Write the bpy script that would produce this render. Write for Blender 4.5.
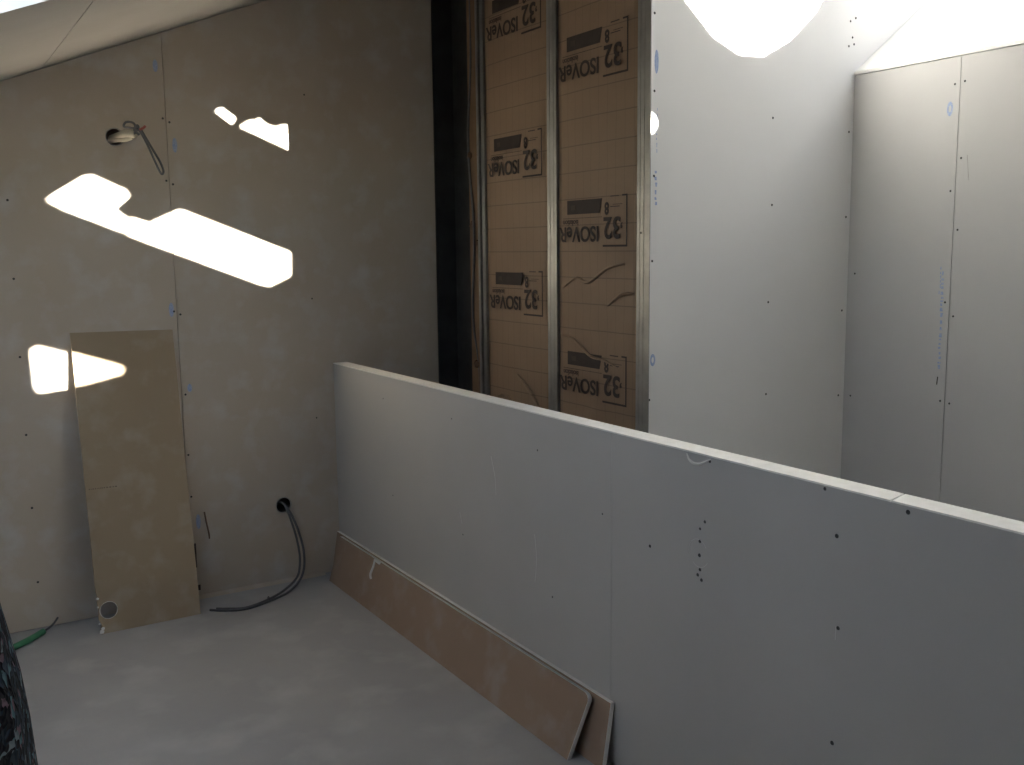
import bpy, bmesh, math, random
from mathutils import Vector, Matrix
from mathutils.geometry import tessellate_polygon
random.seed(7)
for o in list(bpy.data.objects):
    bpy.data.objects.remove(o)
scene = bpy.context.scene
COL = scene.collection

# ------------------------------------------------------------------ camera
CX, CY, CZ = -1.6697, -4.2582, 1.5136
YAW, PITCH, ROLL, FPX = 0.556, 0.136, -0.011, 975.43
cyw, syw, cp, sp = math.cos(YAW), math.sin(YAW), math.cos(PITCH), math.sin(PITCH)
fw = Vector((syw*cp, cyw*cp, -sp)); rt = Vector((cyw, -syw, 0)); up = rt.cross(fw)
cr, sr = math.cos(ROLL), math.sin(ROLL)
r2 = rt*cr + up*sr; u2 = up*cr - rt*sr
cam = bpy.data.objects.new('camera', bpy.data.cameras.new('camera'))
cam.data.sensor_fit = 'HORIZONTAL'; cam.data.sensor_width = 36.0
cam.data.lens = FPX/1024*36.0
cam.data.clip_start = 0.02
M = Matrix((r2, u2, -fw)).transposed().to_4x4(); M.translation = Vector((CX, CY, CZ))
cam.matrix_world = M
COL.objects.link(cam); scene.camera = cam

# ------------------------------------------------------------------ light
SUN = Vector((-0.453, 1.0, -0.25))            # low afternoon sun, from the right behind the camera
SUN_STRENGTH, SKY_STRENGTH, EXPOSURE = 106.0, 0.56, 0.42
FILM_ALBEDO = 0.8
sd = bpy.data.lights.new('sun', 'SUN'); sd.energy = SUN_STRENGTH; sd.angle = math.radians(0.25); sd.color = (1.0, 0.925, 0.83)
so = bpy.data.objects.new('sun', sd); COL.objects.link(so)
so.rotation_euler = SUN.to_track_quat('-Z', 'Y').to_euler(); so.location = (6, -10, 6)
w = bpy.data.worlds.new('sky'); scene.world = w; w.use_nodes = True
nt = w.node_tree; nt.nodes.clear()
sk = nt.nodes.new('ShaderNodeTexSky'); sk.sky_type = 'NISHITA'; sk.sun_disc = False
sk.sun_elevation = math.radians(20); sk.sun_rotation = math.atan2(-SUN.x, -SUN.y)
bg = nt.nodes.new('ShaderNodeBackground'); bg.inputs['Strength'].default_value = SKY_STRENGTH
ow = nt.nodes.new('ShaderNodeOutputWorld')
hs_ = nt.nodes.new('ShaderNodeHueSaturation'); hs_.inputs['Saturation'].default_value = .8     # hazy sky
nt.links.new(sk.outputs[0], hs_.inputs['Color']); nt.links.new(hs_.outputs[0], bg.inputs[0]); nt.links.new(bg.outputs[0], ow.inputs[0])
vs = scene.view_settings
scene.display_settings.display_device = 'sRGB'
vs.view_transform = 'Standard'; vs.look = 'None'; vs.gamma = 1; vs.exposure = EXPOSURE; vs.use_curve_mapping = False
scene.cycles.use_denoising = True
scene.cycles.max_bounces = 12; scene.cycles.diffuse_bounces = 8; scene.cycles.transparent_max_bounces = 12
scene.cycles.sample_clamp_indirect = 20

# ------------------------------------------------------------------ measures (metres)
W = 0.553            # insulated wall face
YA = -1.584          # face of the wall right of the insulation
XR = 1.61            # right wall face
ZR = 2.196           # top of right wall
TH = 0.0658          # half wall thickness
CS = 0.4             # roof slope
CL = 2.6813          # left slope: z = CL + CS x
CR = 3.85            # right slope: z = CR - CS x
XRIDGE = (CR-CL)/(2*CS)
YF = -8.7            # front gable
XL = -3.0
def roofz(x): return CL+CS*x if x < XRIDGE else CR-CS*x

# ------------------------------------------------------------------ materials
def mat(name, c1, c2=None, scale=4, rough=0.85, bump=0.0, bscale=60, detail=6, metal=0.0, c3=None, s3=1.2, lo=.35, hi=.7, bdist=.002):
    m = bpy.data.materials.new(name); m.use_nodes = True
    n = m.node_tree; b = n.nodes['Principled BSDF']
    b.inputs['Roughness'].default_value = rough; b.inputs['Metallic'].default_value = metal
    b.inputs['Base Color'].default_value = (*c1, 1)
    tc = n.nodes.new('ShaderNodeTexCoord')
    src = None
    def noise(sc, d=detail):
        t = n.nodes.new('ShaderNodeTexNoise'); t.inputs['Scale'].default_value = sc; t.inputs['Detail'].default_value = d
        n.links.new(tc.outputs['Object'], t.inputs['Vector']); return t
    def mixc(fac, a, c, lo, hi):
        r = n.nodes.new('ShaderNodeValToRGB'); r.color_ramp.elements[0].position = lo; r.color_ramp.elements[1].position = hi
        n.links.new(fac, r.inputs[0])
        x = n.nodes.new('ShaderNodeMix'); x.data_type = 'RGBA'
        n.links.new(r.outputs[0], x.inputs[0])
        if isinstance(a, tuple): x.inputs[6].default_value = (*a, 1)
        else: n.links.new(a, x.inputs[6])
        x.inputs[7].default_value = (*c, 1); return x.outputs[2]
    if c2:
        src = mixc(noise(scale).outputs[0], c1, c2, lo, hi)
        if c3: src = mixc(noise(s3).outputs[0], src, c3, .5, .75)
        n.links.new(src, b.inputs['Base Color'])
    if bump:
        bp = n.nodes.new('ShaderNodeBump'); bp.inputs['Strength'].default_value = bump; bp.inputs['Distance'].default_value = bdist
        n.links.new(noise(bscale, 4).outputs[0], bp.inputs['Height']); n.links.new(bp.outputs[0], b.inputs['Normal'])
    m['bsdf'] = b.name
    return m

MT = {}
MT['concrete'] = mat('dusty_concrete', (.33,.33,.335), (.38,.38,.38), 2.2, .9, .35, 45, c3=(.43,.43,.43), s3=5)
MT['board_back'] = mat('dusty_back_plasterboard', (.46,.395,.315), (.49,.435,.365), 3.0, .9, .12, 90, c3=(.52,.495,.46), s3=9)
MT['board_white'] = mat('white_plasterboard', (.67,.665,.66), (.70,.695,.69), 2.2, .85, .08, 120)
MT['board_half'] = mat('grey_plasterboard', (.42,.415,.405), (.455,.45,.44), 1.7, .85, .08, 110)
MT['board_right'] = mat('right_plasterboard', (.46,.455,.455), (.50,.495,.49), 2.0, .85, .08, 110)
MT['ceiling'] = mat('ceiling_plasterboard', (.44,.425,.405), (.49,.475,.455), 2.4, .88, .1, 80)
MT['gypsum'] = mat('gypsum_core', (.74,.73,.70), (.82,.81,.79), 30, .9, .3, 150)
MT['kraft_board'] = mat('brown_board_back', (.31,.24,.16), (.335,.265,.18), 3.0, .9, .12, 80, c3=(.385,.325,.25), s3=11)
MT['kraft_scrap'] = mat('brown_scrap_back', (.29,.205,.15), (.32,.235,.175), 3.0, .9, .12, 80, c3=(.36,.30,.255), s3=9)
MT['steel'] = mat('galvanised_steel', (.26,.265,.265), (.34,.345,.34), 14, .5, .05, 60, metal=.85)
MT['masonry'] = mat('raw_masonry', (.10,.085,.075), (.16,.13,.11), 8, .95, .6, 25, bdist=.01)
MT['membrane'] = mat('black_membrane', (.012,.012,.014), (.03,.03,.032), 10, .7, .4, 14, bdist=.01)
MT['ink'] = mat('dark_print_ink', (.03,.021,.019), (.04,.028,.025), 20, .8)
MT['ink_faint'] = mat('faint_print_ink', (.045,.032,.026), (.06,.042,.034), 20, .8)
MT['blue'] = mat('faded_blue_ink', (.26,.34,.56), (.40,.46,.60), 120, .85)
MT['pencil'] = mat('pencil_print', (.16,.12,.08), (.22,.17,.12), 200, .9)
MT['screw'] = mat('phosphate_screw', (.035,.035,.038), (.06,.06,.06), 60, .5, metal=.5)
MT['grey_cable'] = mat('grey_cable', (.085,.085,.09), (.11,.11,.115), 40, .6)
MT['cream'] = mat('cream_conduit', (.55,.50,.40), (.62,.57,.47), 30, .5)
MT['green'] = mat('green_conduit', (.045,.20,.10), (.06,.26,.13), 30, .5)
MT['red'] = mat('red_wire', (.40,.10,.08), (.45,.13,.10), 30, .5)
MT['wood'] = mat('raw_timber', (.16,.10,.06), (.22,.14,.085), 9, .85, .2, 40)
MT['frame'] = mat('white_window_frame', (.75,.76,.78), (.8,.8,.82), 6, .45)
MT['skin'] = mat('skin', (.50,.31,.23), (.55,.35,.27), 14, .55)
MT['hair'] = mat('brown_hair', (.045,.028,.018), (.075,.045,.028), 60, .6, .5, 120)
MT['eye'] = mat('eye_white', (.8,.79,.77), (.75,.73,.71), 40, .2)
MT['shoe'] = mat('black_shoe', (.02,.02,.022), (.035,.035,.037), 20, .5)
MT['trouser'] = mat('dark_trousers', (.02,.022,.03), (.03,.032,.042), 40, .9)
MT['tear'] = mat('torn_paper', (.62,.62,.60), (.68,.68,.66), 20, .9)
MT['brownslip'] = mat('brown_slip', (.12,.075,.05), (.16,.10,.065), 30, .9)
MT['scratch'] = mat('pale_scuff', (.56,.56,.56), (.60,.60,.60), 60, .9)
MT['seam'] = mat('grey_line', (.30,.29,.28), (.36,.35,.34), 60, .9)  # even grey for the hole rims and one scuff

def kraft_paper():
    m = mat('insulation_kraft', (.215,.145,.094), (.25,.172,.113), 2.5, .7, .5, 7, bdist=.012)
    n = m.node_tree; b = n.nodes['Principled BSDF']
    old = b.inputs['Base Color'].links[0].from_socket
    tc = n.nodes.new('ShaderNodeTexCoord'); sep = n.nodes.new('ShaderNodeSeparateXYZ'); n.links.new(tc.outputs['Object'], sep.inputs[0])
    def lines(sock, period, width):
        a = n.nodes.new('ShaderNodeMath'); a.operation = 'DIVIDE'; n.links.new(sock, a.inputs[0]); a.inputs[1].default_value = period
        f = n.nodes.new('ShaderNodeMath'); f.operation = 'FRACT'; n.links.new(a.outputs[0], f.inputs[0])
        c = n.nodes.new('ShaderNodeMath'); c.operation = 'LESS_THAN'; n.links.new(f.outputs[0], c.inputs[0]); c.inputs[1].default_value = width
        return c.outputs[0]
    h = lines(sep.outputs['Z'], .1, .035); v = lines(sep.outputs['Y'], .05, .05)
    s1 = n.nodes.new('ShaderNodeMath'); s1.operation = 'MULTIPLY'; n.links.new(h, s1.inputs[0]); s1.inputs[1].default_value = .55
    s2 = n.nodes.new('ShaderNodeMath'); s2.operation = 'MULTIPLY'; n.links.new(v, s2.inputs[0]); s2.inputs[1].default_value = .28
    mx = n.nodes.new('ShaderNodeMath'); mx.operation = 'MAXIMUM'; n.links.new(s1.outputs[0], mx.inputs[0]); n.links.new(s2.outputs[0], mx.inputs[1])
    x = n.nodes.new('ShaderNodeMix'); x.data_type = 'RGBA'; n.links.new(mx.outputs[0], x.inputs[0]); n.links.new(old, x.inputs[6]); x.inputs[7].default_value = (.06,.042,.03,1)
    n.links.new(x.outputs[2], b.inputs['Base Color'])
    return m
MT['kraft'] = kraft_paper()

def floral():
    m = bpy.data.materials.new('dark_floral_fabric'); m.use_nodes = True
    n = m.node_tree; b = n.nodes['Principled BSDF']; b.inputs['Roughness'].default_value = .95
    tc = n.nodes.new('ShaderNodeTexCoord')
    nz = n.nodes.new('ShaderNodeTexNoise'); nz.inputs['Scale'].default_value = 30; n.links.new(tc.outputs['Object'], nz.inputs['Vector'])
    add = n.nodes.new('ShaderNodeMix'); add.data_type = 'RGBA'; add.inputs[0].default_value = .05
    n.links.new(tc.outputs['Object'], add.inputs[6]); n.links.new(nz.outputs['Color'], add.inputs[7])
    v = n.nodes.new('ShaderNodeTexVoronoi'); v.inputs['Scale'].default_value = 105; n.links.new(add.outputs[2], v.inputs['Vector'])
    r = n.nodes.new('ShaderNodeValToRGB'); r.color_ramp.interpolation = 'CONSTANT'
    cols = [(0,(.008,.009,.014)),(.42,(.02,.035,.05)),(.55,(.008,.008,.012)),(.68,(.10,.20,.24)),(.76,(.03,.05,.08)),(.90,(.20,.13,.17)),(.94,(.20,.26,.29))]
    el = r.color_ramp.elements
    el[0].position, el[0].color = cols[0][0], (*cols[0][1], 1); el[1].position, el[1].color = cols[1][0], (*cols[1][1], 1)
    for p_, c_ in cols[2:]:
        e = el.new(p_); e.color = (*c_, 1)
    sp_ = n.nodes.new('ShaderNodeSeparateColor'); n.links.new(v.outputs['Color'], sp_.inputs[0]); n.links.new(sp_.outputs[0], r.inputs[0])
    n.links.new(r.outputs[0], b.inputs['Base Color'])
    bp = n.nodes.new('ShaderNodeBump'); bp.inputs['Strength'].default_value = .6; bp.inputs['Distance'].default_value = .01; n.links.new(v.outputs['Distance'], bp.inputs['Height']); n.links.new(bp.outputs[0], b.inputs['Normal'])
    return m
MT['floral'] = floral()

def film_mat():
    m = bpy.data.materials.new('white_sun_mask_film'); m.use_nodes = True  # film added out of view to shape and soften the sunlight
    n = m.node_tree; n.nodes.remove(n.nodes['Principled BSDF']); out = n.nodes['Material Output']
    d = n.nodes.new('ShaderNodeBsdfDiffuse'); d.inputs[0].default_value = (.75,.75,.74,1)
    t = n.nodes.new('ShaderNodeBsdfTranslucent'); t.inputs[0].default_value = (FILM_ALBEDO,)*3+(1,)
    x = n.nodes.new('ShaderNodeMixShader'); x.inputs[0].default_value = .5
    n.links.new(d.outputs[0], x.inputs[1]); n.links.new(t.outputs[0], x.inputs[2]); n.links.new(x.outputs[0], out.inputs[0])
    return m
MT['film'] = film_mat()
def glass_mat():
    m = bpy.data.materials.new('window_glass'); m.use_nodes = True
    n = m.node_tree; n.nodes.remove(n.nodes['Principled BSDF']); out = n.nodes['Material Output']
    t = n.nodes.new('ShaderNodeBsdfTransparent'); t.inputs[0].default_value = (.93,.95,.95,1)
    g = n.nodes.new('ShaderNodeBsdfGlossy'); g.inputs['Roughness'].default_value = .02
    x = n.nodes.new('ShaderNodeMixShader'); x.inputs[0].default_value = .06
    n.links.new(t.outputs[0], x.inputs[1]); n.links.new(g.outputs[0], x.inputs[2]); n.links.new(x.outputs[0], out.inputs[0])
    return m
MT['glass'] = glass_mat()

# ------------------------------------------------------------------ helpers
def mesh_obj(name, bm, m, parent=None, smooth=False):
    bmesh.ops.recalc_face_normals(bm, faces=bm.faces[:])
    me = bpy.data.meshes.new(name); bm.to_mesh(me); bm.free()
    if smooth:
        for f in me.polygons: f.use_smooth = True
    me.materials.append(MT[m] if isinstance(m, str) else m)
    o = bpy.data.objects.new(name, me); COL.objects.link(o)
    if parent: o.parent = parent
    return o
def tag(o, label=None, cat=None, group=None, kind=None):
    if label: o['label'] = label
    if cat: o['category'] = cat
    if group: o['group'] = group
    if kind: o['kind'] = kind
    return o
def struct(o, label, cat):
    return tag(o, label, cat, kind='structure')
def empty(name, loc):
    o = bpy.data.objects.new(name, None); o.location = loc; o.empty_display_size = .1; COL.objects.link(o); return o
def add_box(bm, a, b, bevel=0):
    a, b = Vector(a), Vector(b); lo = Vector(map(min, a, b)); hi = Vector(map(max, a, b))
    r = bmesh.ops.create_cube(bm, size=1); vs_ = r['verts']
    for v in vs_:
        v.co = Vector((lo[i]+(v.co[i]+.5)*(hi[i]-lo[i]) for i in range(3)))
    if bevel:
        es = {e for v in vs_ for e in v.link_edges}
        bmesh.ops.bevel(bm, geom=list(es), offset=bevel, segments=1, affect='EDGES')
def box(name, a, b, m, parent=None, bevel=0.0):
    bm = bmesh.new(); add_box(bm, a, b, bevel); return mesh_obj(name, bm, m, parent)
def prism_bm(pts, off, holes=(), bm=None):
    """polygon pts (3-D, planar) with holes, extruded by off"""
    bm = bm or bmesh.new(); off = Vector(off)
    loops = [[Vector(p) for p in pts]] + [[Vector(p) for p in h] for h in holes]
    flat = [p for l in loops for p in l]
    a = [bm.verts.new(p) for p in flat]; b = [bm.verts.new(p+off) for p in flat]
    if holes:
        for t in tessellate_polygon(loops):
            try: bm.faces.new([a[i] for i in t]); bm.faces.new([b[i] for i in reversed(t)])
            except ValueError: pass
    else:
        bm.faces.new(a); bm.faces.new(list(reversed(b)))
    k = 0
    for l in loops:
        n = len(l)
        for i in range(n):
            j = (i+1) % n
            bm.faces.new([a[k+i], a[k+j], b[k+j], b[k+i]])
        k += n
    return bm
def prism(name, pts, off, m, parent=None, holes=()):
    return mesh_obj(name, prism_bm(pts, off, holes), m, parent)
def circle(c, r, ax1, ax2, n=20, ry=None):
    c, ax1, ax2 = Vector(c), Vector(ax1), Vector(ax2)
    return [c+ax1*(r*math.cos(2*math.pi*i/n))+ax2*((ry or r)*math.sin(2*math.pi*i/n)) for i in range(n)]
def smooth_path(pts, sub=8):
    pts = [Vector(p) for p in pts]; out = []
    for i in range(len(pts)-1):
        p0 = pts[max(i-1, 0)]; p1 = pts[i]; p2 = pts[i+1]; p3 = pts[min(i+2, len(pts)-1)]
        for k in range(sub):
            t = k/sub
            out.append(.5*((2*p1)+(p2-p0)*t+(2*p0-5*p1+4*p2-p3)*t*t+(3*p1-p0-3*p2+p3)*t**3))
    out.append(pts[-1]); return out
def tube_bm(pts, rad, n=10, bm=None, cap=True):
    bm = bm or bmesh.new(); rings = []
    pts = [Vector(p) for p in pts]
    nrm = None
    for i, p in enumerate(pts):
        t = (pts[min(i+1, len(pts)-1)]-pts[max(i-1, 0)]).normalized()
        if nrm is None: nrm = t.orthogonal().normalized()
        nrm = (nrm-t*nrm.dot(t)).normalized(); bn = t.cross(nrm)
        r = rad[i] if isinstance(rad, (list, tuple)) else rad
        rings.append([bm.verts.new(p+nrm*(r*math.cos(2*math.pi*k/n))+bn*(r*math.sin(2*math.pi*k/n))) for k in range(n)])
    for a, b in zip(rings, rings[1:]):
        for k in range(n):
            bm.faces.new([a[k], a[(k+1) % n], b[(k+1) % n], b[k]])
    if cap:
        bm.faces.new(rings[0]); bm.faces.new(list(reversed(rings[-1])))
    return bm
def tube(name, pts, rad, m, parent=None, n=10, sub=8):
    return mesh_obj(name, tube_bm(smooth_path(pts, sub) if sub else pts, rad, n), m, parent, True)
def ring(name, c, r, thick, ax1, ax2, m, parent=None, a0=0, a1=2*math.pi, n=28):
    c, ax1, ax2 = Vector(c), Vector(ax1), Vector(ax2)
    return mesh_obj(name, tube_bm([c+ax1*(r*math.cos(a0+(a1-a0)*i/n))+ax2*(r*math.sin(a0+(a1-a0)*i/n)) for i in range(n+1)], thick, 6), m, parent, True)
X, Y, Z = Vector((1,0,0)), Vector((0,1,0)), Vector((0,0,1))

# screw head shared by all boards: a countersunk disc with a cross recess
def screw_mesh():
    bm = bmesh.new()
    ro = [bm.verts.new((.0047*math.cos(a), .0047*math.sin(a), 0)) for a in [i*math.pi/5 for i in range(10)]]
    ri = [bm.verts.new((.0036*math.cos(a), .0036*math.sin(a), .0012)) for a in [i*math.pi/5 for i in range(10)]]
    c = bm.verts.new((0, 0, .0002))
    for i in range(10):
        j = (i+1) % 10
        bm.faces.new([ro[i], ro[j], ri[j], ri[i]]); bm.faces.new([ri[i], ri[j], c])
    me = bpy.data.meshes.new('screw'); bmesh.ops.recalc_face_normals(bm, faces=bm.faces[:]); bm.to_mesh(me); bm.free()
    me.materials.append(MT['screw']); return me
SCREW = screw_mesh()
def screw(p, normal, parent, s=1.0):
    o = bpy.data.objects.new('screw', SCREW); COL.objects.link(o); o.parent = parent
    o.location = p; o.rotation_euler = Vector(normal).to_track_quat('Z', 'Y').to_euler(); o.scale = (s, s, s)
    return o

# ------------------------------------------------------------------ floor
o = box('floor', (XL-.1, YF-.1, -.15), (2.9, .1, 0), 'concrete')
struct(o, 'dusty bare grey concrete floor', 'floor')

# ------------------------------------------------------------------ back wall (left, facing the camera)
def gable(y0, y1, name, m, label):
    pts = [(XL-.1, y0, -.15), (2.9, y0, -.15), (2.9, y0, roofz(2.9)+.02), (XRIDGE, y0, roofz(XRIDGE)+.02), (XL-.1, y0, roofz(XL-.1)+.02)]
    return struct(prism(name, pts, (0, y1-y0, 0), m), label, 'wall')
wb = gable(.06, .16, 'wall_back', 'masonry', 'dusty grey plasterboarded wall with sun patches on it behind the leaning panel')
XJ = -.690
PIPE = Vector((-.893, 0, 1.978)); SOCK = Vector((-.264, 0, .362))
T = .0125
def back_board(x0, x1, holes=()):
    pts = [(x0, 0, .004), (x1, 0, .004), (x1, 0, roofz(x1)-.002), (x0, 0, roofz(x0)-.002)]
    return prism('plasterboard', pts, (0, T, 0), 'board_back', wb, holes)
b0 = back_board(XL, -1.893)
b1 = back_board(-1.89, XJ-.0012, [circle(PIPE, .034, X, Z)])
b2 = back_board(XJ+.0012, W-.004, [circle(SOCK, .035, X, Z)])
for z in (1.721, 1.42, 1.114, .803, .505, .196): screw((-1.298, -.0002, z), -Y, b1)
for z in (2.062, 1.81, 1.55, 1.268, .66):
    screw((XJ-.012, -.0002, z), -Y, b1); screw((XJ+.014, -.0002, z-.014), -Y, b2)
for z in (.91, .46): screw((XJ+.016, -.0002, z), -Y, b2)
for z in (2.2, 1.3, .75): screw((-.09, -.0002, z), -Y, b2, .8)
def ink_bm(c, ax1, ax2, nrm, r1, r2_, hole=True):
    return prism_bm(circle(c, r1, ax1, ax2, 16, r2_), Vector(nrm)*.0006, [circle(c, r1*.45, ax1, ax2, 12, r2_*.5)] if hole else ())
def ink_oval(c, ax1, ax2, nrm, r1, r2_, parent, hole=True):
    return mesh_obj('ink_stamp', ink_bm(c, ax1, ax2, nrm, r1, r2_, hole), 'blue', parent)
for (x, z, h) in ((-.712, 1.275, .03), (-.655, .937, .018), (-.66, 1.956, .03), (-.650, .345, .034), (-.72, 2.27, .025)):
    ink_oval((x, 0, z), X, Z, -Y, .010, h, b1 if x < XJ else b2, False)
# damage at the foot of the joint
box('joint_gap', (XJ+.016, -.0008, .14), (XJ+.024, .0, .25), 'ink', b2)
box('joint_gap', (XJ+.022, -.0008, .035), (XJ+.034, .0, .06), 'ink', b2)
mesh_obj('torn_slip', tube_bm(smooth_path([(-.622, -.001, .385), (-.617, -.012, .33), (-.609, -.008, .285), (-.607, -.004, .262)]), [.0035]*20+[.003]*5, 6), 'brownslip', b2)
# pale floor joint beside the wall
o = mesh_obj('trim_1', prism_bm([(-.70, -.022, .0), (-.70, .0, .0), (-.70, .0, .013)], (.62, 0, 0)), 'board_back')
struct(o, 'thin pale plaster fillet where the back wall meets the floor', 'trim')

# ------------------------------------------------------------------ cable outlet high on the back wall
t = empty('cable_outlet', PIPE)
def rel(o, root):
    o.parent = root; o.matrix_parent_inverse = Matrix.Translation(-Vector(root.location)); return o
P = PIPE
tag(t, 'cream conduit with a folded grey cable poking from a round hole high in the wall', 'cable outlet')
rel(tube('conduit', [P+Vector((-.004, .04, -.004)), P+Vector((.01, -.02, .0)), P+Vector((.035, -.06, .008)), P+Vector((.062, -.085, .006))], .0165, 'cream', None, 12), t)
rel(tube('conduit', [P+Vector((-.012, .04, -.012)), P+Vector((.004, -.02, -.012)), P+Vector((.03, -.05, -.012)), P+Vector((.05, -.07, -.004))], .011, 'cream', None, 10), t)
e0 = P+Vector((.062, -.085, .006))
rel(tube('cable', [e0+Vector((-.02, .02, 0)), e0+Vector((.002, -.004, .006)), e0+Vector((-.005, -.015, .038)), e0+Vector((-.035, -.02, .042)), e0+Vector((-.045, -.02, .025)), e0+Vector((-.02, -.025, .02)), e0+Vector((.012, -.025, .01)),
     e0+Vector((.045, -.02, -.055)), e0+Vector((.068, -.015, -.11)), e0+Vector((.083, -.012, -.145)), e0+Vector((.092, -.012, -.155)), e0+Vector((.098, -.012, -.142)), e0+Vector((.085, -.016, -.105)), e0+Vector((.05, -.024, -.045)), e0+Vector((.018, -.03, .012))], .0045, 'grey_cable', None, 8), t)
rel(tube('cable', [e0+Vector((-.01, 0, -.004)), e0+Vector((.008, -.02, .02)), e0+Vector((.002, -.03, .03)), e0+Vector((-.008, -.03, .012)), e0+Vector((.01, -.03, -.006))], .005, 'grey_cable', None, 8), t)
rel(tube('red_wire', [e0+Vector((.008, -.022, .012)), e0+Vector((.026, -.03, .022)), e0+Vector((.034, -.032, .03))], .005, 'red', None, 8), t)

# ------------------------------------------------------------------ two grey cable tails from the low hole
S = SOCK
t = empty('cable_tail', (S.x, 0, S.z))
tag(t, 'pair of dark grey cables hanging from a low round hole and trailing along the floor', 'cable')
rel(tube('sheath', [S+Vector((-.008, .04, .0)), S+Vector((0, -.01, .006)), (-.238, -.05, .305), (-.212, -.075, .20), (-.208, -.09, .11), (-.235, -.115, .045), (-.31, -.165, .008), (-.42, -.225, .0055), (-.53, -.262, .0055), (-.61, -.235, .0055), (-.668, -.19, .0055)], .0052, 'grey_cable', None, 8), t)
rel(tube('sheath', [S+Vector((.008, .04, -.004)), S+Vector((.004, -.012, -.004)), (-.246, -.048, .290), (-.228, -.068, .19), (-.226, -.080, .11), (-.25, -.105, .048), (-.325, -.155, .018), (-.42, -.205, .0055), (-.53, -.248, .0055), (-.60, -.222, .007), (-.64, -.19, .0055)], .0052, 'grey_cable', None, 8), t)
rel(ring('tie', (-.42, -.216, .010), .012, .002, X*0+Y, Z, 'grey_cable'), t)
ring('hole_rim', S+Vector((0, -.0005, 0)), .035, .0022, X, Z, 'seam', b2)
ring('hole_rim', P+Vector((0, -.0005, 0)), .034, .0022, X, Z, 'seam', b1)

# ------------------------------------------------------------------ green conduit on the floor at the left
t = empty('floor_conduit', (-1.43, -.17, 0))
tag(t, 'green plastic conduit with a dark wire end lying on the floor at the left', 'conduit')
rel(tube('sleeve', [(-1.75, -.40, .013), (-1.58, -.29, .013), (-1.44, -.205, .013), (-1.36, -.145, .014), (-1.30, -.085, .016)], .0125, 'green', None, 12), t)
rel(tube('wire', [(-1.32, -.10, .016), (-1.29, -.076, .017), (-1.26, -.052, .026), (-1.238, -.030, .043)], .0042, 'grey_cable', None, 8), t)

# ------------------------------------------------------------------ leaning brown panel
A0 = Vector((-1.109, -.205, 0)); A1 = Vector((-.709, -.200, 0)); B0 = Vector((-1.113, -.0155, 1.2)); B1 = Vector((-.716, -.0155, 1.193))
nf = (A1-A0).cross(B0-A0).normalized()           # faces the room
if nf.y > 0: nf = -nf
def pan(u, v, d=0):
    return (A0*(1-u)+A1*u)*(1-v)+(B0*(1-u)+B1*u)*v+nf*d
hc = pan(.105, .075)
ua = (A1-A0).normalized(); va = (B0-A0).normalized()
outl = [pan(.02, 0), pan(1, 0), pan(1, 1), pan(0, 1), pan(0, .14), pan(.012, .125), pan(.004, .105), pan(.012, .085), pan(.004, .05), pan(.03, .03), pan(.012, .012)]
t = empty('board_offcut', (-.91, -.2, 0))
tag(t, 'tall brown plasterboard offcut with a round hole, leaning on the back wall', 'board')
rel(prism('panel', outl, -nf*T, 'kraft_board', None, [circle(hc, .033, ua, va, 24)]), t)
for (u, v, r) in ((.010, .118, .006), (.006, .09, .004), (.022, .008, .009), (.035, .018, .007), (.008, .035, .004)):
    bm = bmesh.new(); bmesh.ops.create_icosphere(bm, subdivisions=2, radius=r)
    for vv in bm.verts: vv.co = Vector((vv.co.x*random.uniform(.8, 1.2), vv.co.y*.45, vv.co.z*random.uniform(.7, 1.1))) + pan(u, v, .001)
    rel(mesh_obj('gypsum_crumb', bm, 'gypsum'), t)
rel(ring('hole_edge', hc+nf*.0004, .0335, .0013, ua, va, 'gypsum'), t)
x = .03
while x < .33:
    wd = random.uniform(.006, .022)
    rel(prism('stamp_mark', [pan(x, .478, .0003), pan(x+wd, .478, .0003), pan(x+wd, .482, .0003), pan(x, .482, .0003)], nf*.0003, 'pencil'), t)
    x += wd+random.uniform(.006, .014)

# ------------------------------------------------------------------ half-height wall
YH = -6.4
wm = box('wall_middle', (T, YH, 0), (TH-T, -.003, .985), 'wood')
struct(wm, 'grey plasterboard half-height wall running from the back wall towards the right', 'wall')
YJ = -2.1015; HB = .996
def half_board(y0, y1):
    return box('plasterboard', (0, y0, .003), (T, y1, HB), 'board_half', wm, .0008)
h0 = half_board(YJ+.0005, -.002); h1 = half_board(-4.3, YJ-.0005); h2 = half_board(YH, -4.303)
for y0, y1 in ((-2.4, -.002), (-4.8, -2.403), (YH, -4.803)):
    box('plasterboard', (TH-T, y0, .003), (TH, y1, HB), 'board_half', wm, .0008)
# pale cap strips with a skewed joint
def cap(y0, y1, d0, d1):
    return prism('cap_strip', [(-.001, y0-d0, HB), (TH+.001, y0+d0, HB), (TH+.001, y1+d1, HB), (-.001, y1-d1, HB)], (0, 0, .004), 'gypsum', wm)
cap(-3.0145, -.002, .0095, 0); cap(YH, -3.0185, 0, .0095)
for (y, z, s) in ((-2.499, .985, .9), (-2.857, .989, .9), (-3.065, .984, 1.1), (-2.893, .892, 1.1), (-2.273, .709, 1), (-2.905, .688, 1.0), (-2.485, .827, .9), (-2.468, .805, .8),
                  (-2.468, .772, 1), (-2.467, .735, 1.1), (-2.470, .698, 1), (-2.462, .682, 1), (-2.476, .672, 1), (-2.90, .42, 1.1), (-3.5, .7, 1), (-3.5, .35, 1)):
    screw((-.0002, y, z), -X, h1, s)
for (y, z, s) in ((-.55, .90, .8), (-1.15, .90, .8), (-1.72, .88, .9), (-.62, .5, .8), (-1.22, .48, .8), (-1.80, .42, .9), (-2.06, .75, .8)):
    screw((-.0002, y, z), -X, h0, s*.8)
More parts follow.
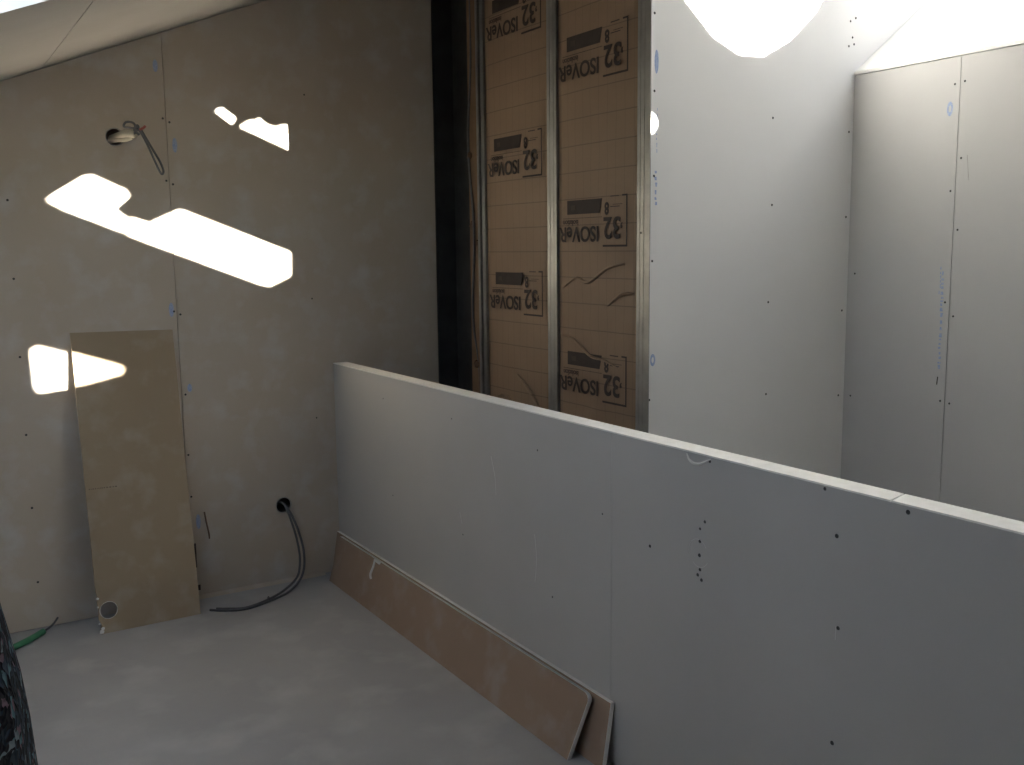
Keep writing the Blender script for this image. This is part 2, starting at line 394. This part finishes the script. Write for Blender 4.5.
ring('scored_circle', (-.0003, -2.462, .742), .034, .0008, Y, Z, 'scratch', h1, -.3, 2.6)
ring('scored_circle', (-.0003, -2.466, .738), .034, .0007, Y, Z, 'scratch', h1, 3.6, 5.4)
# torn paper curl hanging at the top edge
bm = tube_bm(smooth_path([(-.0005, -2.415, .991), (-.004, -2.428, .978), (-.006, -2.447, .972), (-.006, -2.468, .974), (-.004, -2.487, .982), (-.0005, -2.502, .991)], 6), [.0015+.0022*math.sin(math.pi*i/30) for i in range(31)], 6)
mesh_obj('torn_paper', bm, 'tear', h1)
for pts in ([(-.0004, -1.43, .81), (-.0004, -1.455, .74), (-.0004, -1.46, .68)], [(-.0004, -1.70, .60), (-.0004, -1.71, .52), (-.0004, -1.70, .44)], [(-.0004, -1.20, .56), (-.0004, -1.215, .52)]):
    mesh_obj('scuff', tube_bm(smooth_path(pts, 6), .0011, 5), 'scratch', h0)
mesh_obj('scuff', tube_bm([(-.0004, -2.899, .69), (-.0004, -2.899, .66)], .0009, 5), 'scratch', h1)

# ------------------------------------------------------------------ scrap strips along the foot of the half wall
def leaning_strip(name, y0, y1, xb, xt, zt, label, corner=0.0, skew0=0.0, taper=0.0, group=None):
    """strip from y0 (near) to y1 (far); bottom edge at xb, top edge resting at xt, zt"""
    def pt(s, v):   # s along, v up
        return Vector((xb+(xt-xb)*v, s, zt*v))
    up_ = (pt(0, 1)-pt(0, 0)).normalized(); n_ = Vector((-up_.z, 0, up_.x))
    near = [pt(y0+skew0, 0)]
    out = [pt(y0+skew0, 0)]
    if corner:
        for i in range(5):
            a = math.pi/2*i/4
            out.append(pt(y0+corner-corner*math.cos(a), 1-corner*3.2*(1-math.sin(a))))
    else: out.append(pt(y0, 1))
    out += [pt(y1-taper, 1), pt(y1, 0)]
    root = empty(name, pt((y0+y1)/2, 0)); tag(root, label, 'board')
    rel(prism('panel', out, -n_*T, 'kraft_scrap'), root)
    # pale gypsum core showing on the upper and near cut edges
    e = .0015
    rel(mesh_obj('cut_edge', prism_bm([q+n_*.0006+up_*0 for q in (pt(y0+corner*1.1, 1), pt(y1-taper, 1))]+[q-n_*(T+.0006) for q in (pt(y1-taper, 1), pt(y0+corner*1.1, 1))], up_*e), 'gypsum'), root)
    ed = out[:7] if corner else out[:2]
    bm = bmesh.new(); d = Vector((0, -e, 0))
    va_ = [bm.verts.new(q+n_*.0006) for q in ed]; vb_ = [bm.verts.new(q-n_*(T+.0006)) for q in ed]
    vc_ = [bm.verts.new(q+n_*.0006+d+up_*(e if i > 1 else 0)) for i, q in enumerate(ed)]; vd_ = [bm.verts.new(q-n_*(T+.0006)+d+up_*(e if i > 1 else 0)) for i, q in enumerate(ed)]
    for i in range(len(ed)-1):
        for a_, b_ in ((va_, vb_), (vb_, vd_), (vd_, vc_), (vc_, va_)):
            bm.faces.new([a_[i], a_[i+1], b_[i+1], b_[i]])
    for i in (0, -1): bm.faces.new([va_[i], vb_[i], vd_[i], vc_[i]])
    rel(mesh_obj('cut_edge', bm, 'gypsum'), root)
    return root, pt, n_, up_
leaning_strip('board_strip', -2.120, -.012, -.046, -.014, .198, 'longer brown plasterboard strip against the foot of the half wall, behind the front strip')
fs, pt, n_, up_ = leaning_strip('board_strip', -2.045, -.105, -.098, -.036, .200, 'shorter brown plasterboard strip with a rounded end lying in front of the other strip', .028, .028, .0)
rel(tube('torn_paper', [pt(-.50, 1)+n_*.001, pt(-.505, .85)+n_*.003, pt(-.50, .68)+n_*.005, pt(-.515, .60)+n_*.005], .005, 'tear', None, 6), fs)
rel(mesh_obj('torn_paper', prism_bm([pt(-.50, 1), pt(-.56, 1), pt(-.55, .94), pt(-.51, .95)], n_*.0025), 'tear'), fs)

# ------------------------------------------------------------------ insulated wall with metal studs
wi = box('wall_far', (W+.13, YA+.02, 0), (W+.17, .06, 2.95), 'masonry')
struct(wi, 'open metal stud wall filled with brown kraft faced insulation beyond the half wall', 'wall')
box('black_membrane', (W+.10, -.20, 0), (W+.125, -.001, 2.9), 'membrane', wi)
box('black_membrane', (W-.0, -.012, 0), (W+.12, -.001, 2.9), 'membrane', wi)
box('timber_post', (W+.055, -.325, 0), (W+.125, -.235, 2.9), 'wood', wi)
box('timber_post', (W+.075, -.385, 0), (W+.125, -.33, 2.9), 'wood', wi)
mesh_obj('hanging_wire', tube_bm(smooth_path([(W+.06, -.25, 2.88), (W+.055, -.27, 2.4), (W+.05, -.24, 2.0), (W+.045, -.29, 1.6), (W+.05, -.26, 1.2), (W+.06, -.3, .9), (W+.06, -.27, .3)]), .006, 8), 'grey_cable', wi, True)
for (y, z, s) in ((-.27, 1.62, .035), (-.30, 1.55, .025), (-.245, 1.95, .03), (-.29, .98, .03)):
    bm = bmesh.new(); bmesh.ops.create_icosphere(bm, subdivisions=2, radius=s)
    for v in bm.verts: v.co = v.co*random.uniform(.6, 1.15)+Vector((W+.07, y, z))
    mesh_obj('crumpled_foil', bm, 'brownslip', wi)
def stud(y0, y1, depth=.048, x=W):
    """C stud: face flange towards the room, web, back flange and two lips"""
    bm = bmesh.new(); t_ = .0012; zt = roofz(x)-.01
    add_box(bm, (x, y0, 0), (x+t_, y1, zt))
    add_box(bm, (x, y0, 0), (x+depth, y0+t_, zt))
    add_box(bm, (x+depth-t_, y0, 0), (x+depth, y1, zt))
    for c in (.3, .7):
        add_box(bm, (x-.0012, y0+(y1-y0)*c-.0012, 0), (x, y0+(y1-y0)*c+.0012, zt))
    return mesh_obj('metal_stud', bm, 'steel', wi)
stud(-.425, -.405); stud(-.470, -.445); stud(-1.030, -.964)
s3 = stud(YA+.001, -1.528)
box('corner_flange', (W-.0012, YA-.016, 0), (W+.002, YA+.001, roofz(W)-.012), 'steel', wi)
screw((W-.001, -1.553, 1.565), -X, s3)
for y0, y1 in ((-.964, -.470), (-1.528, -1.030)):
    ins = None
    bm = bmesh.new(); ny, nz = 16, 110; g = []
    zt = roofz(W)-.01
    for i in range(nz+1):
        row = []
        for j in range(ny+1):
            yy = y0+(y1-y0)*j/ny; zz = zt*i/nz
            bulge = .008*math.sin(math.pi*j/ny)**.8
            wr = .004*math.sin(zz*9+yy*7)*math.sin(math.pi*j/ny)+.003*math.sin(zz*23-yy*31)*math.sin(math.pi*j/ny)
            if zz < 1.5 and y1 < -1: wr += .012*math.sin(zz*34+yy*16+2*math.sin(yy*9))*math.sin(math.pi*j/ny)*min(1, (1.5-zz)*2)*(.4 if abs((zz-.935)%.585-.09) < .13 else 1)
            row.append(bm.verts.new((W+.012-bulge+wr*.55, yy, zz)))
        g.append(row)
    for i in range(nz):
        for j in range(ny): bm.faces.new([g[i][j], g[i+1][j], g[i+1][j+1], g[i][j+1]])
    r = bmesh.ops.extrude_face_region(bm, geom=bm.faces[:])
    for v in r['geom']:
        if isinstance(v, bmesh.types.BMVert): v.co.x = W+.12
    ins = mesh_obj('insulation_batt', bm, 'kraft', wi, False)
    for f in ins.data.polygons: f.use_smooth = abs(f.normal.x) > .5
    tag(ins, 'brown kraft paper insulation with upside-down dark print')
    if y1 > -1: BL = ins
    else: BR = ins
for pts in ([(-1.07, 1.36), (-1.16, 1.40), (-1.24, 1.385), (-1.36, 1.44), (-1.46, 1.455)], [(-1.05, 1.17), (-1.14, 1.16), (-1.25, 1.105), (-1.33, 1.095), (-1.42, 1.075)], [(-1.36, 1.30), (-1.44, 1.345), (-1.51, 1.35)], [(-1.06, .86), (-1.2, .80), (-1.35, .83), (-1.5, .78)]):
    mesh_obj('paper_fold', tube_bm(smooth_path([(W+.001, y, z) for y, z in pts], 8), [.0015+.005*math.sin(math.pi*i/(8*(len(pts)-1)))**.6 for i in range(8*(len(pts)-1)+1)], 8), 'kraft', BR, True)
for pts in ([(-.72, .98), (-.80, .93), (-.88, .86), (-.93, .76)], [(-.52, .84), (-.62, .88), (-.72, .82)]):
    mesh_obj('paper_fold', tube_bm(smooth_path([(W+.001, y, z) for y, z in pts], 8), [.0015+.005*math.sin(math.pi*i/(8*(len(pts)-1)))**.6 for i in range(8*(len(pts)-1)+1)], 8), 'kraft', BL, True)
# print: upside-down logo block, repeated
def text_mesh(s, size, shear=0, weight=0, sx=1):
    cu = bpy.data.curves.new('lettering', 'FONT'); cu.body = s; cu.size = size; cu.shear = shear; cu.offset = weight; cu.extrude = .0004
    ob = bpy.data.objects.new('lettering', cu); COL.objects.link(ob)
    dg = bpy.context.evaluated_depsgraph_get(); dg.update()
    me = bpy.data.meshes.new_from_object(ob.evaluated_get(dg)); bpy.data.objects.remove(ob)
    xs = [v.co.x for v in me.vertices]; x0 = min(xs)
    for v in me.vertices: v.co.x = (v.co.x-x0)*sx
    me['w'] = max(v.co.x for v in me.vertices)
    return me
TXT = {k_: text_mesh(k_, *a) for k_, a in {'ISOVeR': (.085, 0, .0015), '32': (.10, 0, .0018), '8': (.06, 0, .002), ',': (.10, 0, .0015)}.items()}
SMALL = text_mesh('isolation', .024, 0, .0004)
SX = W-.0008     # the lettering lies on the bulged paper
def put_text(me, yR, zT, width, parent, m='ink', height=None):
    """upside-down text: starts at yR (nearest the camera) running to +Y, its baseline at zT (top in the picture)"""
    if not me.materials: me.materials.append(MT[m])
    o = bpy.data.objects.new('lettering', me); COL.objects.link(o); o.parent = parent
    s = width/me['w']
    hs = s if height is None else height/max(v.co.y for v in me.vertices)
    o.matrix_local = Matrix(((0, 0, -1, SX), (s, 0, 0, yR), (0, -hs, 0, zT), (0, 0, 0, 1)))
    return o
def pr_box(y0, y1, z0, z1, parent, m='ink', name='print_block', skew=0):
    return prism(name, [(SX+.0005, y0, z0), (SX+.0005, y1, z0), (SX+.0005, y1, z1), (SX+.0005, y0+skew, z1)], (-.0006, 0, 0), m, parent)
def isoprint(ya, za, parent):
    # ya, za: corner of the bracket
    pr_box(ya, ya+.007, za, za+.185, parent); pr_box(ya, ya+.145, za-.002, za+.005, parent); pr_box(ya, ya+.03, za+.179, za+.185, parent)
    pr_box(ya+.05, ya+.10, za+.179, za+.183, parent, 'ink_faint')
    # dark block with a slanted end
    prism('print_block', [(SX+.0005, ya+.164, za+.123), (SX+.0005, ya+.372, za+.123), (SX+.0005, ya+.372, za+.176), (SX+.0005, ya+.150, za+.176)], (-.0006, 0, 0), 'ink', parent)
    pr_box(ya+.315, ya+.345, za+.140, za+.158, parent, 'ink_faint', 'print_mark').location.x = -.0008
    pr_box(ya+.15, ya+.40, za+.107, za+.109, parent, 'ink_faint')
    put_text(SMALL, ya+.30, za+.101, .10, parent, 'ink_faint')
    pr_box(ya+.03, ya+.085, za+.150, za+.152, parent, 'ink_faint'); pr_box(ya+.045, ya+.10, za+.142, za+.145, parent, 'ink_faint')
    put_text(TXT['8'], ya+.108, za+.158, .026, parent, height=.044)
    put_text(TXT['32'], ya+.040, za+.104, .10, parent, height=.078)
    put_text(TXT[','], ya+.028, za+.075, .012, parent)
    put_text(TXT['ISOVeR'], ya+.172, za+.074, .255, parent, height=.057)
for za in (2.735, 2.13, 1.52, .935, .33): isoprint(-1.476, za, BR)
for za in (2.38, 1.808, 1.238, .66, .09): isoprint(-.928, za, BL)

# ------------------------------------------------------------------ white wall beyond the insulation (faces the camera)
RS = .73                                  # slope of the splayed reveal above the right wall
XE = 2.48                                 # where the splayed reveal meets the roof
wc = box('wall_centre', (W+.20, YA+.02, 0), (2.85, YA+.10, 2.60), 'masonry')
struct(wc, 'tall white plasterboard wall between the insulation and the right corner', 'wall')
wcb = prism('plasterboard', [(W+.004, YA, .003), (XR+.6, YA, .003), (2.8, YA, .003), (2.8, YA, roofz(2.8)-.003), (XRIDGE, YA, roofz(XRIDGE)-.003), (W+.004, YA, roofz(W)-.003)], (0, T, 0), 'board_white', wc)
for (x, z) in ((.58, 2.304), (.582, 2.047), (.583, 1.76), (.578, 1.466), (.57, .972), (1.159, 2.30), (1.159, 1.991), (1.165, 1.669), (1.158, 1.30), (1.158, .942), (1.588, 1.962), (1.588, 1.627), (1.583, 1.25), (1.579, .90),
               (1.60, 2.30), (1.57, 2.29), (1.605, 2.40), (1.575, 2.385), (1.59, 2.325)):
    screw((x, YA-.0002, z), -Y, wcb)
ink_oval((.584, YA, 1.115), X, Z, -Y, .012, .022, wcb); ink_oval((.590, YA, 2.145), X, Z, -Y, .009, .04, wcb, False)
def stamp_column(c, ax, n_, z0, z1, parent, wd=.018):
    """faded vertical blue stamp text: a column of short strokes"""
    bm = bmesh.new(); z = z0
    while z < z1:
        h = random.uniform(.006, .016)
        c0 = Vector(c)+Vector(ax)*random.uniform(-.002, .002); c0.z = z
        prism_bm([c0-Vector(ax)*wd*random.uniform(.2, .5), c0+Vector(ax)*wd*random.uniform(.2, .5), c0+Vector(ax)*wd*random.uniform(.2, .5)+Z*h, c0-Vector(ax)*wd*random.uniform(.2, .5)+Z*h], Vector(n_)*.0005, bm=bm)
        z += h+random.uniform(.004, .012)
    return mesh_obj('ink_stamp', bm, 'blue', parent)
stamp_column((.592, YA, 0), X, -Y, 1.66, 1.78, wcb, .012); stamp_column((.594, YA, 0), X, -Y, 1.84, 2.0, wcb, .004)

# ------------------------------------------------------------------ right wall and the splayed board above it
wr = box('wall_right', (XR+.02, YF, 0), (XR+.08, YA+.02, ZR-.05), 'masonry')
struct(wr, 'grey plasterboard wall on the right under the bright splayed window reveal', 'wall')
yj = YA-.002
rb = []
for y1, y0 in ((YA-.001, -2.047), (-2.050, -3.25), (-3.253, -4.45), (-4.453, -5.65), (-5.653, -6.85), (-6.853, YF)):
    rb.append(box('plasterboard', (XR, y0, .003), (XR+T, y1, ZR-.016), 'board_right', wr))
for (y, z, b) in ((-2.066, 2.09, 1), (-2.027, 2.085, 0), (-2.066, 1.821, 1), (-2.030, 1.706, 0), (-2.066, 1.565, 1), (-2.03, 1.30, 0), (-2.066, 1.25, 1), (-2.03, .93, 0), (-2.068, .925, 1), (-1.62, 1.4, 0), (-1.62, .9, 0), (-2.6, 1.7, 1), (-2.6, 1.3, 1)):
    screw((XR-.0002, y, z), -X, rb[b], .9)
ink_oval((XR, -2.012, 2.0), Y, Z, -X, .012, .026, rb[0])
stamp_column((XR, -2.017, 0), Y, -X, 1.05, 1.42, rb[0], .014)
stamp_column((XR, -2.006, 0), Y, -X, 1.33, 1.43, rb[0], .006)
mesh_obj('scuff', tube_bm([(XR-.0003, -2.09, 1.83), (XR-.0003, -2.10, 1.74)], .0008, 5), 'seam', rb[1])
mesh_obj('scuff', tube_bm([(XR-.0003, -2.015, 1.02), (XR-.0003, -2.012, .99)], .002, 5), 'ink', rb[0])
# splayed reveal board, its cut front edge shows as a pale strip
tr = empty('trim_2', (XR, (YA+YF)/2, ZR)); struct(tr, 'bright sloping plasterboard reveal above the right wall', 'trim')
for y1, y0 in ((YA-.001, -4.15), (-4.153, -6.2), (-6.203, YF)):
    rel(prism('plasterboard', [(XR-.001, y0, ZR-.014), (XR-.001, y0, ZR), (XE+.03, y0, ZR+RS*(XE+.03-XR)), (XE+.03, y0, ZR-.014+RS*(XE+.03-XR))], (0, y1-y0, 0), 'board_white'), tr)
    k = 24
    e_ = bmesh.new()
    for i in range(k):
        ya_ = y0+(y1-y0)*i/k; yb_ = y0+(y1-y0)*(i+1)/k
        add_box(e_, (XR-.0022-random.uniform(0, .001), ya_, ZR-.0125), (XR-.001, yb_, ZR-random.uniform(0, .0025)))
    rel(mesh_obj('cut_edge', e_, 'gypsum'), tr)
# outer walls that close the loft
struct(box('wall_eaves', (2.80, YF, 0), (2.9, .1, roofz(2.8)+.02), 'masonry'), 'low outer wall under the right eaves, outside the picture', 'wall')
struct(box('wall_left', (XL-.1, YF, 0), (XL, .1, roofz(XL)+.05), 'board_white'), 'low side wall under the left roof slope, outside the picture', 'wall')
gable(YF-.1, YF, 'wall_front', 'board_white', 'end wall of the loft behind the viewer')

# ------------------------------------------------------------------ roof slopes with window openings
RT = .09                                   # thickness
ce = empty('ceiling', (0, -3, 2.6)); struct(ce, 'plasterboarded sloping ceiling under the roof', 'ceiling')
def slope_piece(x0, x1, y0, y1, side, name='plasterboard', m='ceiling', z0=0, z1=RT, parent=None):
    f = (lambda x: CL+CS*x) if side == 'L' else (lambda x: CR-CS*x)
    return rel(prism(name, [(x0, y0, f(x0)+z0), (x1, y0, f(x1)+z0), (x1, y0, f(x1)+z1), (x0, y0, f(x0)+z1)], (0, y1-y0, 0), m), parent or ce)
g = .0012
LW = (-2.35, -1.16, -2.75, -1.40)          # left roof window: x0, x1, y0, y1
XS = -1.143
slope_piece(XL-.1, LW[0], YF, .1, 'L'); slope_piece(LW[0], LW[1], LW[3], .1, 'L'); slope_piece(LW[0], LW[1], YF, LW[2], 'L')
slope_piece(LW[1], XS-g, YF, .1, 'L'); slope_piece(XS+g, XRIDGE, YF, .1, 'L')
slope_piece(XS-.02, XS+.02, YF, .1, 'L', 'roof_sheathing', 'wood', .03, RT+.02)
RX0, RX1 = 1.48, 2.64
RW = [(-3.0, -1.75), (-5.05, -3.1), (-6.5, -5.3), (-8.3, -7.1)]
slope_piece(XRIDGE, RX0, YF, .1, 'R'); slope_piece(RX1+.0, 2.9, YF, .1, 'R')
ys = [.1]+[v for r in RW for v in (r[1], r[0])]+[YF]
for a_, b_ in zip(ys[0::2], ys[1::2]): slope_piece(RX0, RX1, b_, a_, 'R')
def roof_window(name, x0, x1, y0, y1, side, label, film_holes=None):
    f = (lambda x: CL+CS*x) if side == 'L' else (lambda x: CR-CS*x)
    root = empty(name, ((x0+x1)/2, (y0+y1)/2, f((x0+x1)/2))); struct(root, label, 'window')
    kw = dict(name='frame_rail', m='frame', z0=RT-.02, z1=RT+.05, parent=root); fwid = .03
    slope_piece(x0, x0+fwid, y0, y1, side, **kw); slope_piece(x1-fwid, x1, y0, y1, side, **kw)
    slope_piece(x0+fwid, x1-fwid, y0, y0+fwid, side, **kw); slope_piece(x0+fwid, x1-fwid, y1-fwid, y1, side, **kw)
    slope_piece(x0+fwid, x1-fwid, y0+fwid, y1-fwid, side, 'pane', 'glass', RT+.010, RT+.014, root)
    if film_holes is not None:
        F = lambda x, y: (x, y, f(x)-.002)
        rel(prism('sun_mask_film', [F(x0-.02, y0-.02), F(x1+.02, y0-.02), F(x1+.02, y1+.02), F(x0-.02, y1+.02)], (0, 0, -.0006), 'film', None, [[F(*q) for q in h] for h in film_holes]), root)  # added sheet, cut so that only the wanted sun patches come through
    return root
# gaps in the added film, traced back along the sun from the wanted patches
def gap(pts, yp=0.0):
    out = []
    for (x_, z_) in pts:
        t_ = (CR-.002-CS*x_-z_)/(-SUN.z+CS*-SUN.x)
        out.append((x_-SUN.x*t_, yp-t_))
    return out
BAND = [(-1.156, 1.724), (-1.13, 1.745), (-1.02, 1.815), (-.99, 1.82), (-.868, 1.766), (-.855, 1.745), (-.916, 1.693), (-.90, 1.677), (-.866, 1.650), (-.843, 1.652), (-.78, 1.632), (-.66, 1.687), (-.64, 1.685), (-.19, 1.508), (-.186, 1.50), (-.190, 1.408), (-.283, 1.367), (-.32, 1.375), (-.692, 1.522), (-.862, 1.590), (-.872, 1.606), (-.885, 1.604), (-1.10, 1.692)]
P3A = [(-.484, 2.106), (-.459, 2.119), (-.402, 2.08), (-.418, 2.057)]
P3B = [(-.381, 2.047), (-.341, 2.072), (-.31, 2.074), (-.298, 2.086), (-.285, 2.072), (-.262, 2.058), (-.225, 2.05), (-.195, 2.062), (-.160, 2.060), (-.160, 1.958)]
P4 = [(-1.253, 1.135), (-1.235, 1.147), (-1.15, 1.117), (-.97, 1.050), (-.945, 1.035), (-.955, 1.018), (-1.02, 1.005), (-1.10, .988), (-1.236, .975), (-1.246, .99)]
SPOT = [(.566, 1.905), (.578, 1.910), (.592, 1.928), (.594, 1.945), (.582, 1.965), (.566, 1.972)]
BIG = [(.66, 2.50), (.72, 2.36), (.85, 2.255), (.98, 2.205), (1.10, 2.21), (1.24, 2.28), (1.38, 2.40), (1.46, 2.52), (1.34, 2.58), (1.0, 2.62), (.76, 2.62)]
GL = [gap(BIG, YA), gap(P3A), gap(P3B), gap(BAND), gap(P4), gap(SPOT, YA)]
def inside(h, r): return all(r[0]+.03 < q[1] < r[1]-.0 for q in h)
used = set()
for i, r in enumerate(RW):
    hs = []
    for k, h in enumerate(GL):
        if inside(h, r): hs.append(h); used.add(k)
    roof_window('window_%d' % (i+1), RX0, RX1, r[0], r[1], 'R', ['clear roof window beside the white wall, just above the picture', 'wide roof window over the right wall, with added white film cut to shape the sun patches', 'unseen roof window behind the viewer, with added white film cut to shape the sun patches', 'unseen roof window nearest the end wall, with added white film cut to shape the sun patch'][i], hs if i >= 1 else None)
for k, h in enumerate(GL): print('GAP', k, k in used, [tuple(round(c, 2) for c in q) for q in h][:4], min(q[0] for q in h), max(q[0] for q in h), min(q[1] for q in h), max(q[1] for q in h))
roof_window('window_5', LW[0], LW[1], LW[2], LW[3], 'L', 'roof window in the left slope at the upper left corner')
slope_piece(LW[0], LW[1], LW[3]-.006, LW[3]-.001, 'L', 'reveal_lining', 'frame', -.004, RT-.02, bpy.data.objects['window_5'])

# ------------------------------------------------------------------ person at the left edge
PX, PY = -1.730, -3.16
pr = empty('person', (PX, PY, 0))
tag(pr, 'person in a dark floral dress standing at the left edge', 'person')
def skin_body():
    verts, edges, rad = [], [], []
    def v(x, y, z, r, link=None):
        verts.append((PX+x, PY+y, z)); rad.append(r if isinstance(r, tuple) else (r, r))
        if link is not None: edges.append((link, len(verts)-1))
        return len(verts)-1
    pel = v(0, 0, .93, (.145, .105))
    wa = v(0, .005, 1.06, (.12, .09), pel); ch = v(0, .01, 1.24, (.135, .10), wa); sh = v(0, 0, 1.36, (.09, .07), ch)
    nk = v(0, 0, 1.44, (.048, .05), sh); jw = v(0, .02, 1.50, (.058, .072), nk); fa = v(0, .022, 1.555, (.072, .088), jw); sk_ = v(0, .0, 1.62, (.068, .080), fa); v(0, -.002, 1.658, (.035, .04), sk_)
    v(0, .118, 1.545, .010, v(0, .10, 1.555, .012, fa))         # nose
    for s in (-1, 1): v(s*.082, .0, 1.555, .012, fa)            # ears
    for s in (-1, 1):
        sho = v(s*.150, 0, 1.335, .040, sh); el = v(s*.165, .03, 1.10, .040, sho); wr_ = v(s*.145, .16, .985, .027, el)
        pm = v(s*.11, .215, .972, (.034, .02), wr_)
        for i, (dx, ln) in enumerate(((.022, .062), (.008, .072), (-.008, .068), (-.022, .054))):
            k1 = v(s*(.10+dx*.9), .25, .970-dx*.5*0, .0095, pm); k2 = v(s*(.092+dx*.8), .25+ln*.55, .955, .0088, k1); v(s*(.088+dx*.7), .25+ln*.8, .93, .0075, k2)
        t1 = v(s*.082, .215, .985, .0105, pm); v(s*.062, .245, .985, .009, t1)
        hp = v(s*.085, 0, .86, .088, pel); kn = v(s*.085, .012, .49, .055, hp); cf = v(s*.085, -.008, .34, .052, kn); an = v(s*.085, -.012, .085, .034, cf)
        ft = v(s*.09, .06, .035, (.038, .032), an); v(s*.095, .15, .022, (.036, .022), ft)
    me = bpy.data.meshes.new('body'); me.from_pydata(verts, edges, []); me.materials.append(MT['skin'])
    ob = bpy.data.objects.new('body', me); COL.objects.link(ob)
    ob.modifiers.new('skin', 'SKIN'); 
    sv = me.skin_vertices[0].data
    for i, r in enumerate(rad): sv[i].radius = r
    for d in sv: d.use_root = False
    sv[0].use_root = True
    sb = ob.modifiers.new('sub', 'SUBSURF'); sb.levels = 2; sb.render_levels = 2
    return rel(ob, pr)
body = skin_body()
def loft(name, rings, m, parent, n=40, wrinkle=0.0, cap=False, seed=0):
    bm = bmesh.new(); R = []
    for (c, rx, ry) in rings:
        R.append([bm.verts.new((c[0]+rx*(1+wrinkle*math.sin(9*a+c[2]*6+seed))*math.cos(a), c[1]+ry*(1+wrinkle*math.sin(7*a-c[2]*5))*math.sin(a), c[2]+.004*math.sin(5*a))) for a in [2*math.pi*k/n for k in range(n)]])
    for a, b in zip(R, R[1:]):
        for k in range(n): bm.faces.new([a[k], a[(k+1) % n], b[(k+1) % n], b[k]])
    if cap: bm.faces.new(R[0]); bm.faces.new(R[-1])
    bmesh.ops.solidify(bm, geom=bm.faces[:], thickness=.003) if not cap else None
    return rel(mesh_obj(name, bm, m, None, True), parent)
dz = [(1.425, .068, .064), (1.405, .12, .082), (1.365, .178, .094), (1.30, .175, .10), (1.22, .165, .108), (1.14, .165, .118), (1.06, .178, .131), (1.0, .192, .134), (.94, .206, .134), (.86, .212, .144), (.74, .222, .152), (.62, .232, .16), (.52, .242, .168), (.46, .247, .172)]
loft('dress', [((PX, PY, z), a, b) for z, a, b in dz], 'floral', pr, 44, .035)
for s in (-1, 1):
    pts = smooth_path([(PX+s*.085, PY, 1.375), (PX+s*.140, PY, 1.345), (PX+s*.165, PY+.012, 1.24), (PX+s*.163, PY+.03, 1.10), (PX+s*.16, PY+.09, 1.04), (PX+s*.15, PY+.15, .992)], 8)
    rr = [(.058-.016*i/(len(pts)-1))*(1+.05*math.sin(i*1.3)) for i in range(len(pts))]
    rel(mesh_obj('sleeve', tube_bm(pts, rr, 18, cap=False), 'floral', None, True), pr)
    sp_ = [(PX+s*.09, PY-.045, .03), (PX+s*.09, PY+.0, .04), (PX+s*.092, PY+.07, .036), (PX+s*.095, PY+.15, .028), (PX+s*.095, PY+.185, .022)]
    bm = tube_bm(smooth_path(sp_, 4), [.03+.02*math.sin(math.pi*min(1, (i+2)/18)) for i in range(17)], 14)
    for v in bm.verts: v.co.z = max(v.co.z*.95, 0.0)
    rel(mesh_obj('shoe', bm, 'shoe', None, True), pr)
    for (dy, r, m_) in ((.070, .0125, 'eye'), (.0795, .0052, 'hair')):
        bm = bmesh.new(); bmesh.ops.create_icosphere(bm, subdivisions=2, radius=r)
        for v in bm.verts: v.co += Vector((PX+s*.031, PY+dy+.012, 1.572))
        rel(mesh_obj('eye', bm, m_, None, True), pr)
rel(tube('mouth', [(PX-.022, PY+.088, 1.508), (PX, PY+.096, 1.505), (PX+.022, PY+.088, 1.508)], .0045, 'red', None, 8), pr)
# hair: a bob around the skull
bm = bmesh.new(); bmesh.ops.create_uvsphere(bm, u_segments=28, v_segments=18, radius=1)
for v in bm.verts:
    d = v.co.copy()
    front = max(0, d.y)
    v.co = Vector((d.x*.098, d.y*.112-.012, d.z*.105))
    if d.z < -.1: v.co.z *= 1.5 if d.y < .2 else .2
    if d.y > .35 and d.z < .55: v.co.y = min(v.co.y, .055)
    v.co *= 1+.03*math.sin(14*math.atan2(d.y, d.x))
    v.co += Vector((PX, PY, 1.60))
rel(mesh_obj('hair', bm, 'hair', None, True), pr)
pr.rotation_euler.z = math.radians(70)      # turned towards the left roof window
